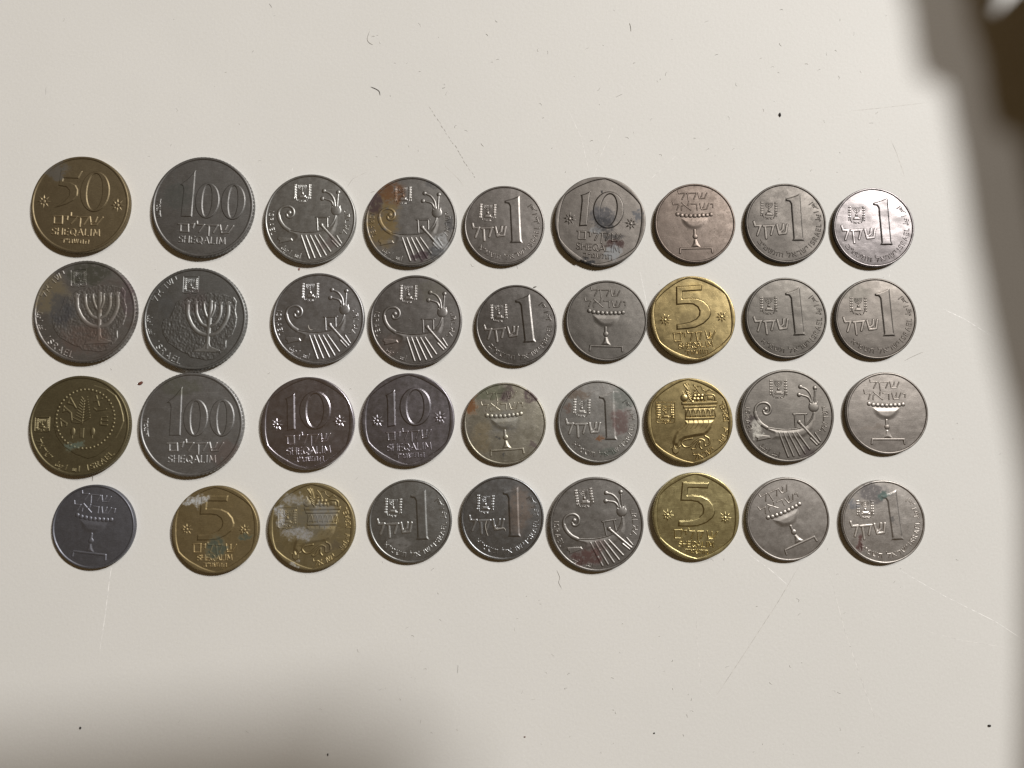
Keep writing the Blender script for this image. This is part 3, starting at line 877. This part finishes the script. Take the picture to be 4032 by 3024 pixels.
# key, design, x, y (mm), turn (degrees, clockwise), label, material parameters
COINS = [
    ('fifty', -123.56, 51.38, 0, 'brown bronze 50 SHEQALIM coin with two stars, top of the leftmost column',
     dict(base=BR(.52), dark=BR(.40), rough=0.56, stains=[(-.5, .7, .3, .2, BLUEGREY, .5, .6)])),
    ('hundred', -88.45, 50.66, 2.5, 'dark grey 100 SHEQALIM coin with blotchy tarnish in the top row',
     dict(base=NI(.66), dark=NI(.45), rough=0.50, stains=[(-.5, .2, .38, .32, (.075, .08, .07), .6, .8), (-.1, .5, .3, .3, (.13, .125, .12), .4, .9)])),
    ('ship', -57.72, 47.21, 0, 'plain grey galley ship coin in the top row, left of the rust-stained ship coin',
     dict(base=NI(.85), dark=NI(.7), rough=0.42, stains=[(.42, -.55, .28, .16, RED, .5, .7)])),
    ('ship', -28.88, 46.53, 0, 'galley ship coin stained rust orange and yellow along its left side',
     dict(base=NI(.85), dark=NI(.68), rough=0.42, stains=[(-.62, .05, .46, .85, OCHRE, .85, .8), (-.50, .68, .46, .34, RUST, .9, .6), (-.82, .40, .22, .34, PURPLE, .9, .6), (.20, -.78, .28, .14, PURPLE, .9, .5), (.66, -.52, .22, .32, WHITE, .75, .15), (.50, -.70, .2, .15, BLACK, .7, .5), (.55, .85, .3, .14, BLACK, .5, .7), (.88, -.1, .1, .3, BLACK, .6, .6)])),
    ('one_a', -2.19, 45.42, 2, 'grey numeral 1 coin between the rust-stained ship coin and the chipped 10 coin',
     dict(base=NI(.95), dark=NI(.8), rough=0.41)),
    ('ten_b', 25.16, 46.48, 7.5, 'grey 10 SHEQALIM coin with a chipped bottom edge and a dark ring stain',
     dict(base=NI(.92), dark=NI(.74), rough=0.43, stains=[(.06, .10, .34, .30, (.085, .085, .095), .8, .8), (.10, -.05, .30, .20, (.04, .04, .045), .7, .7), (-.02, -.20, .16, .10, WHITE, .6, .2), (.38, -.46, .28, .10, RED, .95, .3), (.35, -.66, .26, .22, WHITE, 1.0, .1), (.30, -.30, .3, .08, BLACK, .6, .4), (-.15, -.92, .22, .07, BLACK, .95, .3), (.80, .22, .10, .16, BLUEGREY, .7, .6), (-.05, .66, .05, .05, BLACK, .9, .4)])),
    ('goblet', 52.36, 46.05, -1, 'warm grey goblet coin speckled with brown pits in the top row',
     dict(base=(.50, .455, .405), dark=(.34, .30, .26), rough=0.44, mottle=.6, speck=.8, speck_col=(.10, .085, .07))),
    ('one_b', 78.34, 46.03, 2, 'pale mottled numeral 1 coin just left of the bright silver coin in the top row',
     dict(base=NI(.90), dark=NI(.58), rough=0.42, mottle=.6, speck=.25)),
    ('one_b', 103.42, 44.78, 1.5, 'brightest shiny silver numeral 1 coin, right end of the top row',
     dict(base=(.64, .62, .61), dark=(.50, .485, .47), rough=0.30, mottle=.4, speck=.15)),
    ('menorah', -120.97, 20.47, -3, 'blotchy brown and purple tarnished candelabrum coin at the left end of the second row',
     dict(base=NI(.60), dark=(.16, .12, .10), rough=0.53, mottle=.8, stains=[(-.65, .35, .42, .5, (.20, .165, .10), .8, .7), (.1, .75, .6, .3, (.06, .058, .042), .9, .6), (-.45, .05, .3, .4, (.06, .06, .065), .8, .7), (.0, -.55, .6, .35, (.12, .075, .055), .6, .7), (.85, .3, .18, .6, (.09, .06, .065), .7, .7), (.4, .1, .5, .3, (.10, .088, .06), .5, .8)])),
    ('menorah', -89.76, 18.4, 1, 'clean dark grey candelabrum coin touching the 100 coin below it',
     dict(base=NI(.62), dark=NI(.5), rough=0.49, stains=[(-.55, .25, .18, .3, (.11, .11, .11), .4, .9), (-.05, .35, .3, .3, (.13, .09, .085), .4, 1)])),
    ('ship', -54.87, 18.5, -.5, 'dark grey galley ship coin with a tiny curled hair on it, second row',
     dict(base=NI(.74), dark=NI(.64), rough=0.40)),
    ('ship', -27.21, 17.89, 1, 'dark galley ship coin second row, right of the ship coin with the curled hair',
     dict(base=NI(.76), dark=NI(.62), rough=0.41, stains=[(.35, .7, .4, .25, (.10, .09, .06), .5, .9), (-.55, -.55, .35, .3, (.2, .13, .10), .35, 1)])),
    ('one_b', 1.24, 16.63, -1.5, 'brownish numeral 1 coin in the second row, left of the goblet coin',
     dict(base=(.40, .355, .335), dark=(.32, .275, .26), rough=0.37)),
    ('goblet', 26.77, 17.94, 1.5, 'grey goblet coin touching the brass 5 coin in the second row',
     dict(base=NI(.90), dark=NI(.78), rough=0.45, speck=.2)),
    ('five_d', 51.22, 18.59, -6, 'shiny brass 5 SHEQALIM coin with a dark smudge in its centre, second row',
     dict(base=BS(1.0), dark=(.42, .31, .11), rough=0.30, mottle=.7, speck=.3, speck_col=(.12, .085, .03), stains=[(-.12, -.05, .32, .28, (.13, .10, .05), .75, .9), (.40, .05, .18, .12, (.12, .09, .04), .6, .9), (.1, .72, .3, .12, (.2, .14, .05), .5, .9)])),
    ('one_a', 77.74, 18.72, 0, 'mid grey numeral 1 coin right of the smudged brass 5 coin',
     dict(base=NI(.86), dark=NI(.76), rough=0.40)),
    ('one_a', 103.14, 18.54, .5, 'pale silver numeral 1 coin at the right end of the second row',
     dict(base=NI(.90), dark=NI(.70), rough=0.40, mottle=.5, stains=[(-.5, .65, .5, .25, (.16, .15, .13), .5, .9)])),
    ('palm', -121.16, -11.8, 0, 'dark olive bronze coin with a palm in a beaded ring, third row',
     dict(base=BR(.46), dark=BR(.34), rough=0.56, stains=[(-.05, -.42, .22, .12, TEAL, .6, .3)])),
    ('hundred', -89.88, -11.46, 0, 'dark grey 100 SHEQALIM coin touching the candelabrum coin above it',
     dict(base=NI(.68), dark=NI(.55), rough=0.49, stains=[(.7, -.55, .4, .3, (.17, .11, .09), .5, 1), (-.2, .75, .5, .2, (.12, .12, .07), .5, 1)])),
    ('ten_b', -57.26, -11.1, 0, 'smooth brown-black 10 SHEQALIM coin right of the lower 100 coin',
     dict(base=(.265, .215, .195), dark=(.20, .165, .13), rough=0.31, mottle=.5, scratch=.15, grain=.15)),
    ('ten_d', -29.13, -10.09, 0, 'scuffed purplish dark 10 SHEQALIM coin right of the smooth brown 10 coin',
     dict(base=(.30, .265, .262), dark=(.25, .20, .205), rough=0.35, mottle=.6, scratch=.5)),
    ('goblet', -1.97, -11.21, -4, 'worn olive goblet coin with a rust spot at its upper left, third row',
     dict(base=(.42, .39, .31), dark=(.30, .275, .24), rough=0.41, mottle=.7, speck=.2, scratch=.6, stains=[(-.78, .52, .20, .34, RUST, .95, .4), (.05, .72, .22, .26, PURPLE, .85, .6), (.68, .66, .28, .22, PURPLE, .85, .6), (-.3, .8, .5, .25, (.09, .10, .06), .7, .8), (-.05, .05, .55, .35, BLUEGREY, .35, .9), (-.1, -.75, .06, .12, BLACK, .7, .6), (-.22, -.32, .05, .05, BLACK, .8, .6), (.62, -.6, .15, .10, PURPLE, .7, .6), (-.6, -.3, .3, .5, OCHRE, .35, .9)])),
    ('one_a', 24.34, -10.62, 2.5, 'numeral 1 coin with brown and red spots beside the clean cornucopia coin',
     dict(base=(.41, .385, .345), dark=(.28, .26, .22), rough=0.41, mottle=.7, speck=.35, speck_col=(.09, .06, .045), stains=[(.52, .02, .30, .38, (.10, .055, .05), .75, .7), (.05, -.42, .12, .09, RUST, .95, .4), (.6, .6, .4, .35, (.09, .10, .09), .7, .8), (-.55, .65, .4, .18, (.12, .085, .06), .7, .8), (-.75, .3, .12, .16, (.11, .06, .04), .7, .7), (.3, -.7, .3, .15, GREEN, .6, .7)])),
    ('horn', 49.84, -10.45, 0, 'clean yellow brass cornucopia coin in the third row',
     dict(base=BS(.80), dark=BS(.60), rough=0.34, mottle=.5)),
    ('ship', 77.26, -9.03, 0, 'silver grey galley ship coin with whitish dirt on its stern, third row',
     dict(base=NI(.92), dark=NI(.78), rough=0.42, stains=[(-.72, -.10, .14, .16, (.06, .04, .04), .9, .6), (-.68, -.28, .12, .26, (.55, .53, .48), .9, .2), (.40, -.78, .20, .10, PURPLE, .6, .6)])),
    ('goblet', 105.31, -8.28, 0, 'pale silver goblet coin at the right end of the third row',
     dict(base=NI(1.0), dark=NI(.82), rough=0.42, speck=.1, stains=[(-.3, -.35, .5, .08, (.22, .18, .15), .5, .9)])),
    ('goblet', -116.33, -39.82, 6.5, 'very dark blackish goblet coin at the left end of the bottom row',
     dict(base=(.25, .235, .245), dark=(.20, .185, .19), rough=0.54, scratch=.2)),
    ('five_b', -82.32, -40.57, -2, 'brown bronze 5 SHEQALIM coin with a white patch at its top and green stain below',
     dict(base=(.36, .255, .115), dark=(.27, .19, .09), rough=0.56, mottle=.7, stains=[(-.45, .68, .36, .18, WHITE, .95, .1), (.02, -.42, .30, .30, GREEN, .85, .4), (.70, -.18, .20, .14, GREEN, .8, .4)])),
    ('horn', -55.56, -39.74, 1, 'bronze cornucopia coin crusted with white corrosion in the bottom row',
     dict(base=(.42, .30, .12), dark=(.27, .195, .09), rough=0.52, mottle=.8, stains=[(-.15, .15, .75, .60, (.13, .12, .095), .7, .6), (-.74, .22, .18, .34, (.34, .35, .37), .8, .2), (.28, .28, .36, .36, (.19, .19, .19), .6, .45), (-.35, -.18, .45, .16, (.27, .27, .28), .75, .25), (-.40, .60, .40, .16, (.26, .26, .26), .75, .25), (.45, -.45, .4, .12, (.11, .085, .05), .8, .6), (-.35, -.88, .16, .1, WHITE, .7, .2)])),
    ('one_a', -28.29, -38.29, 1.5, 'dark grey numeral 1 coin right of the crusted cornucopia coin, bottom row',
     dict(base=NI(.74), dark=NI(.6), rough=0.40, scratch=.5, stains=[(-.25, -.55, .4, .2, (.30, .29, .28), .5, .8)])),
    ('one_a', -2.67, -37.44, 2.5, 'dark numeral 1 coin with a wavy hair lying across it, bottom row',
     dict(base=NI(.72), dark=NI(.58), rough=0.35, stains=[(.4, .2, .35, .7, (.25, .185, .14), .6, 1)])),
    ('ship', 23.51, -39.1, -8, 'galley ship coin turned to the left with a dark red stain, bottom row',
     dict(base=NI(.80), dark=NI(.72), rough=0.41, stains=[(-.28, -.68, .42, .22, RED, .9, .5), (-.1, -.5, .35, .2, RED, .5, .6)])),
    ('five_d', 51.12, -36.88, 0, 'olive brass 5 SHEQALIM coin in the bottom row with bright lower rim',
     dict(base=BS(.76), dark=BS(.58), rough=0.33, mottle=.5, scratch=.6)),
    ('goblet', 76.77, -37.73, -24, 'grey goblet coin whose goblet leans over to the left, bottom row',
     dict(base=NI(.88), dark=NI(.76), rough=0.42, scratch=.5)),
    ('one_a', 103.29, -38.5, -1, 'numeral 1 coin with black and green stain at its top, bottom row',
     dict(base=NI(.90), dark=NI(.74), rough=0.40, speck=.2, stains=[(-.20, .70, .50, .26, (.06, .055, .06), .75, .7), (.05, .68, .14, .16, TEAL, .7, .4), (-.7, .42, .16, .16, BLUEGREY, .7, .7), (-.60, -.50, .12, .26, RED, .95, .4), (.2, .05, .1, .1, BLACK, .6, .6)])),
]


def chipped(a):
    d = np.degrees(a) % 360
    f = 1 + 0.004 * np.sin(3 * a + 1) + 0.003 * np.sin(7 * a)
    t = (d - 250) / 26.0                    # broken piece at the bottom
    bite = np.where((t > 0) & (t < 1), 0.030 * (1 - t) ** 0.9, 0)
    jag = 0.006 * np.sin(d * 1.9) * (bite > 0)
    t2 = np.abs(d - 247) / 3.0
    lip = np.where(t2 < 1, 0.005 * (1 - t2), 0)
    t3 = np.abs(d - 205) / 12.0
    dent = np.where(t3 < 1, 0.012 * (1 - t3), 0)
    return f - bite - jag + lip - dent


def worn(seed):
    r = np.random.default_rng(seed)
    ph = r.uniform(0, 6.28, 4)
    return lambda a: 1 + 0.0016 * np.sin(2 * a + ph[0]) + 0.0012 * np.sin(5 * a + ph[1]) + 0.0008 * np.sin(11 * a + ph[2])


SMALL = ('denomination', 'latin_inscription', 'hebrew_inscription', 'arabic_inscription', 'year', 'emblem', 'candelabrum')
CAL = [(1.106, 1.192, 1.483), (0.755, 0.795, 0.822), (0.799, 0.853, 0.871), (0.571, 0.591, 0.599), (0.444, 0.442, 0.439), (0.327, 0.319, 0.307), (0.283, 0.254, 0.247), (0.216, 0.21, 0.201), (0.235, 0.22, 0.223), (0.928, 0.961, 0.974), (0.799, 0.868, 0.905), (0.91, 0.968, 1.04), (0.651, 0.668, 0.687), (0.516, 0.549, 0.554), (0.333, 0.332, 0.321), (0.522, 0.537, 0.732), (0.28, 0.276, 0.262), (0.304, 0.293, 0.278), (1.029, 1.18, 1.407), (0.95, 1.016, 1.072), (1.72, 1.994, 2.442), (1.053, 1.151, 1.268), (0.878, 0.889, 0.915), (0.67, 0.69, 0.731), (0.587, 0.607, 0.821), (0.401, 0.396, 0.378), (0.491, 0.478, 0.461), (0.892, 0.97, 1.063), (0.896, 1.0, 1.198), (0.825, 0.949, 1.297), (0.922, 1.0, 1.041), (0.885, 0.973, 1.062), (0.698, 0.715, 0.717), (0.903, 1.011, 1.43), (0.729, 0.725, 0.71), (0.876, 0.875, 0.859)]
for i, (key, x, y, turn, label, mp) in enumerate(COINS):
    d = DES[key]
    if CAL:
        mp = dict(mp)
        mp['base'] = tuple(min(.95, c * q) for c, q in zip(mp['base'], CAL[i]))
        mp['dark'] = tuple(min(.95, c * q) for c, q in zip(mp['dark'], CAL[i]))
        sc = min(1.0, max(.55, 1.3 * sum(CAL[i]) / 3))
        mp['stains'] = [(a, b, c, e, tuple(v * (sc if max(h) < .45 else min(1, sc + .3)) for v in h), k, m) for a, b, c, e, h, k, m in mp.get('stains', ())]
    mat = coin_material("coin_metal", d.R, seed=1.0 + i * 0.37, **mp)
    wp = dict(mp)                                           # lettering and pictures are polished by wear
    wp['base'] = tuple(min(.95, c * 1.12) for c in mp['base'])
    tp = dict(mp)
    tp['base'] = tuple(min(.95, c * 1.4) for c in mp['base'])
    tp['dark'] = tuple(min(.95, c * 1.4) for c in mp['dark'])
    text_mat = coin_material("polished_metal", d.R, seed=1.0 + i * 0.37, **tp)
    wp['dark'] = tuple(min(.95, c * 1.12) for c in mp['dark'])
    worn_mat = coin_material("worn_metal", d.R, seed=1.0 + i * 0.37, **wp)
    root = bpy.data.objects.new("coin", None)
    COL.objects.link(root)
    root.empty_display_size = 0.005
    root.location = (x * MM, y * MM, 0.0)
    root.rotation_euler = (0, 0, -math.radians(turn))
    root['label'] = label
    root['category'] = 'coin'
    root['group'] = GROUP
    disc, rim = d.body(chipped if 'chipped bottom' in label else worn(i))
    obj("disc", disc, mat, root)
    obj("rim", rim, mat, root)
    made = []
    for (name, sub, me) in d.parts:
        o = obj(name, me, mat if name in ('numeral', 'seal_fragment', 'ancient_coin') else text_mat if name in SMALL else worn_mat, root if sub is None else made[sub])
        made.append(o)

# ------------------------------------------------------------------ crumbs, hairs, lint
def lump(name, x, y, rx, ry, rz, rot, mat, label, seed, cat='crumb'):
    r = np.random.default_rng(seed)
    nu, nv = 12, 7
    v, f = [], []
    for j in range(nv):
        t = math.pi * j / (nv - 1)
        for k in range(nu):
            p = 2 * math.pi * k / nu
            q = 1 + r.normal(0, .10)
            xx, yy = rx * math.sin(t) * math.cos(p) * q, ry * math.sin(t) * math.sin(p) * q
            v.append((xx * math.cos(rot) - yy * math.sin(rot), xx * math.sin(rot) + yy * math.cos(rot), max(0, rz + rz * math.cos(t))))
    for j in range(nv - 1):
        for k in range(nu):
            a, b = j * nu + k, j * nu + (k + 1) % nu
            f.append((a, a + nu, b + nu, b))
    o = obj(name, mesh_from(name, v, np.array(f)), mat)
    o.location = (x * MM, y * MM, 0)
    o['label'] = label
    o['category'] = cat
    return o


black_m = plain_material("black_crumb", (0.018, 0.015, 0.014))
brown_m = plain_material("brown_flake", (0.13, 0.045, 0.028))
grey_m = plain_material("grey_crumb", (0.12, 0.10, 0.085))
lump("crumb", 77.9, 78.5, .34, .62, .18, .1, black_m, 'largest black crumb on the bare table above the top row', 1)
lump("flake", -105.3, .2, .78, .44, .12, .5, brown_m, 'reddish brown flake between the two left columns of coins', 2, 'flake')
lump("crumb", 131.0, -94.0, .40, .34, .2, 0, black_m, 'black crumb near the lower right corner of the table', 3)
lump("crumb", -118.4, -94.6, .28, .36, .2, 0, black_m, 'black crumb in the soft shadow at the lower left', 4)
lump("crumb", -50.4, -101.7, .20, .36, .15, -.2, black_m, 'upright black crumb at the bottom edge of the table view', 5)
lump("crumb", 3.5, -97.0, .26, .18, .12, 0, brown_m, 'tiny dark red crumb below the middle of the bottom row', 6)
lump("crumb", 39.0, -96.0, .22, .22, .14, 0, black_m, 'small black crumb low on the table, right of the dark red crumb', 7)
lump("crumb", 6.5, 27.8, .52, .16, .1, .35, grey_m, 'slim grey crumb in the gap just below the numeral 1 coin of the top row', 8)
lump("crumb", -61.0, 33.0, .30, .40, .12, -.5, plain_material("pinkish_crumb", (.28, .17, .14)), 'pinkish crumb between the two ship coins of the third column', 9)


def tube(pts, rad):
    p = np.array(curve(pts, 6) if len(pts) > 2 else pts, float)
    if p.shape[1] == 2:
        p = np.concatenate([p, np.full((len(p), 1), rad)], 1)
    t = np.gradient(p, axis=0)
    t /= np.linalg.norm(t, axis=1)[:, None] + 1e-9
    n = np.stack([-t[:, 1], t[:, 0], 0 * t[:, 0]], 1)
    n /= np.linalg.norm(n, axis=1)[:, None] + 1e-9
    b = np.cross(t, n)
    m = len(p)
    s_ = np.linspace(0, 1, m)
    r = rad * np.clip(np.minimum(s_, 1 - s_) * 8, .3, 1)
    v = np.concatenate([p[:, None, :] + r[:, None, None] * (n[:, None, :] * np.cos(np.arange(5) * 1.2566)[None, :, None] + b[:, None, :] * np.sin(np.arange(5) * 1.2566)[None, :, None])], 1).reshape(-1, 3)
    v[:, 2] = np.maximum(v[:, 2], 0.0) if p[:, 2].max() < 1 else v[:, 2]
    f = [(i * 5 + k, i * 5 + (k + 1) % 5, (i + 1) * 5 + (k + 1) % 5, (i + 1) * 5 + k) for i in range(m - 1) for k in range(5)]
    return v, np.array(f)


hair_m = plain_material("dark_hair", (0.05, 0.04, 0.035))
hair_l = plain_material("pale_hair", (0.62, 0.58, 0.52))
hair_g = plain_material("grey_hair", (0.30, 0.28, 0.25))


def hair(pts, rad, mat, label):
    v, f = tube(pts, rad)
    o = obj("hair", mesh_from("hair", v, f), mat)
    o['label'] = label
    o['category'] = 'hair'


hair([(-41.2, 86.9), (-39.6, 86.2), (-38.7, 85.5), (-38.4, 84.3)], .085, hair_m, 'thick dark curved hair on the bare table, upper middle left')
hair([(-41.6, 104.2), (-42.4, 101.5), (-41.8, 100.2), (-40.7, 99.6)], .055, hair_g, 'thin grey hooked hair at the top edge of the table')
hair([(-71.3, 112.1), (-70.6, 111.0)], .09, hair_m, 'short straight black hair at the very top, left of middle')
hair([(-135.9, 86.6), (-135.9, 84.6)], .06, hair_m, 'tiny upright hair on the far left above the coins')
hair([(30.4, 83.9), (32.1, 84.7)], .075, hair_g, 'straight grey hair above the chipped 10 coin')
hair([(34.5, 106.2), (34.8, 105.0), (34.9, 103.6)], .07, hair_g, 'faint bent hair at the top right of the middle')
hair([(-14.9, -77.8), (-15.0, -79.9)], .07, hair_m, 'short upright black hair on the lower middle of the table')
hair([(12.5, -52.0), (13.3, -54.0), (13.0, -55.3), (13.8, -57.0)], .05, hair_g, 'forked looking wispy hair just below the bottom row')
hair([(-28.9, 18.5 + 0, 1.62 + .3), (-28.2, 17.6, 1.98)], .03, hair_l, 'tiny pale fibre on the second row ship coin beside the curled hair coin')
hair([(-57.6, 16.6, 1.75), (-57.4, 15.7, 1.76), (-56.9, 15.2, 1.76), (-56.3, 15.3, 1.75)], .06, hair_l, 'tiny curled pale hair lying on the dark ship coin')
zc = 1.6 - .2 + .27
hair([(-6.9, -37.9, zc), (-7.4, -39.6, zc), (-7.0, -41.4, zc), (-6.6, -42.4, zc)], .05, hair_l, 'left half of a pale hair on the dark numeral 1 coin')
hair([(-5.2, -39.0, zc), (-4.4, -40.4, zc), (-3.3, -40.3, zc), (-2.2, -40.2, zc), (-1.6, -41.2, zc)], .05, hair_l, 'wavy pale hair across the middle of the dark numeral 1 coin')
hair([(-117.6, -27.1, .4), (-117.5, -26.1, .5), (-117.7, -25.4, .3)], .06, hair_g, 'short hair poking out above the blackish goblet coin')
hair([(111.5, 6.6), (114.0, 7.9), (117.0, 9.2)], .05, hair_g, 'fine curved hair above the pale goblet coin at the right')

# fine lint scattered over the table: nobody could count it
rl = np.random.default_rng(11)
lv, lf, off = [], [], 0
for k in range(230):
    if k < 130:
        x, y = rl.uniform(-45, 110), rl.choice([rl.uniform(60, 110), rl.uniform(-103, -55)])
    else:
        x, y = rl.uniform(-140, 140), rl.uniform(-103, 111)
    if any((x - c[1]) ** 2 + (y - c[2]) ** 2 < (DES[c[0]].R + 0.7) ** 2 for c in COINS):
        continue
    L = rl.uniform(.2, 1.3)
    a = rl.uniform(0, math.pi)
    cv = rl.normal(0, .5)
    p = [(x, y), (x + L * .5 * math.cos(a), y + L * .5 * math.sin(a)), (x + L * math.cos(a + cv), y + L * math.sin(a + cv))]
    v, f = tube(p, rl.uniform(.018, .05))
    lv.append(v); lf.append(f + off); off += len(v)
lint = obj("lint", mesh_from("lint", np.concatenate(lv), np.concatenate(lf)), plain_material("lint", (.33, .31, .28)))
lint['kind'] = 'stuff'
lint['label'] = 'fine grey lint and dust scattered over the table'
lint['category'] = 'lint'

# ------------------------------------------------------------------ unseen shapes added outside the view to shade it
# unseen blocker added right of the view, outlined by the shadow it casts
A = [(116.6, 113.3), (117.4, 105.8), (118.5, 98.3), (123.0, 93.2), (124.6, 89.1), (125.8, 82.5), (126.6, 76.2), (128.3, 65.3), (129.5, 52.3), (130.4, 41.5), (132.1, 30.8), (133.4, 20.2), (135.6, 6.1), (138.6, -9.4), (140.4, -21.6), (141.5, -32.7), (141, -50), (140, -75), (138, -100), (134, -135)]
HP = 80.0
LK = np.array([1580.0, 1280.0])
def lift(p, h=HP):
    p = np.array(p, float)
    return p + (LK - p) * h / 2200.0


out = [(lift(p), 0) for p in A if p[1] < 95]
out += [(np.array(p, float), 0) for p in ((232, -100), (268, -60), (282, 0), (280, 60), (276, 100), (268, 128))]
out += [(lift(p), 1) for p in ((185, 97), (160, 98.5), (149, 99.5), (145, 102), (137, 99.5), (129, 97))]
out = out[::-1]
cen = np.array([228.0, 45.0])
N = len(out)
pv, pf = [], []
for z, ins in ((0.0, 3.0), (6, 0.6), (30, 0.0), (60, 0.0), (74, 0.0), (79, 1.2), (HP, 4.0)):
    for q, up in out:
        d_ = cen - q
        v = q + d_ / np.linalg.norm(d_) * ins
        if up:
            v = v - np.array([0, 46.0]) * (1 - z / HP)
        pv.append((*v, z))
for k in range(6):
    for i in range(N):
        a, b = k * N + i, k * N + (i + 1) % N
        pf.append([a, b, b + N, a + N])
pf.append(list(range(6 * N, 7 * N)))
pf.append(list(range(N))[::-1])
# its upper slab, cut to leave a lit gap at the top right
blocker_top = [lift(p, 74) for p in [(114, 150), (117, 125), (119.6, 113.3), (120.4, 105.8), (121.5, 98.3), (123.5, 92.0), (132, 88), (141, 92), (144, 97.5), (137.5, 105), (139.5, 110), (141.5, 118), (143, 130), (144, 155)]]
f0 = len(pv)
M_ = len(blocker_top)
for z, ins in ((66.0, 1.0), (70.0, 0.0), (76.0, 0.0), (80.5, 1.5)):
    c_ = np.mean(blocker_top, axis=0)
    for q in blocker_top:
        d_ = c_ - q
        pv.append((*(q + d_ / np.linalg.norm(d_) * ins), z))
for k in range(3):
    for i in range(M_):
        a, b = f0 + k * M_ + i, f0 + k * M_ + (i + 1) % M_
        pf.append([a, b, b + M_, a + M_])
pf.append([f0 + 3 * M_ + i for i in range(M_)])
pf.append([f0 + i for i in range(M_)][::-1])
import bmesh
bm = bmesh.new()
bv = [bm.verts.new(Vector(p) * MM) for p in pv]
for f in pf:
    bm.faces.new([bv[i] for i in f])
bmesh.ops.recalc_face_normals(bm, faces=bm.faces)
pme = bpy.data.meshes.new("right_shadow_blocker")
bm.to_mesh(pme)
bm.free()
light_blocker = obj("right_shadow_blocker", pme, plain_material("blocker_brown", (.07, .05, .035), .9))
light_blocker['label'] = 'unseen dark brown blocker added beside the coins at the right, casting the shadow'
light_blocker['category'] = 'light_blocker'

# unseen handset-sized slab, added apart from the camera to shade the lower left
bm = bmesh.new()
bmesh.ops.create_cube(bm, size=1.0)
bmesh.ops.scale(bm, vec=(.150, .082, .009), verts=bm.verts)
bmesh.ops.bevel(bm, geom=[e for e in bm.edges if abs(e.verts[0].co.z - e.verts[1].co.z) > .005], offset=.012, segments=5, affect='EDGES')
sme = bpy.data.meshes.new("handset_blocker")
bm.to_mesh(sme)
bm.free()
shade_slab = obj("handset_blocker", sme, plain_material("slab_dark", (.02, .02, .022), .25))
shade_slab.location = (.100, .027, .27)
shade_slab.rotation_euler = (0, 0, .10)
shade_slab['label'] = 'unseen dark handset-sized slab added above the table, shading its lower left corner'
shade_slab['category'] = 'shade_slab'
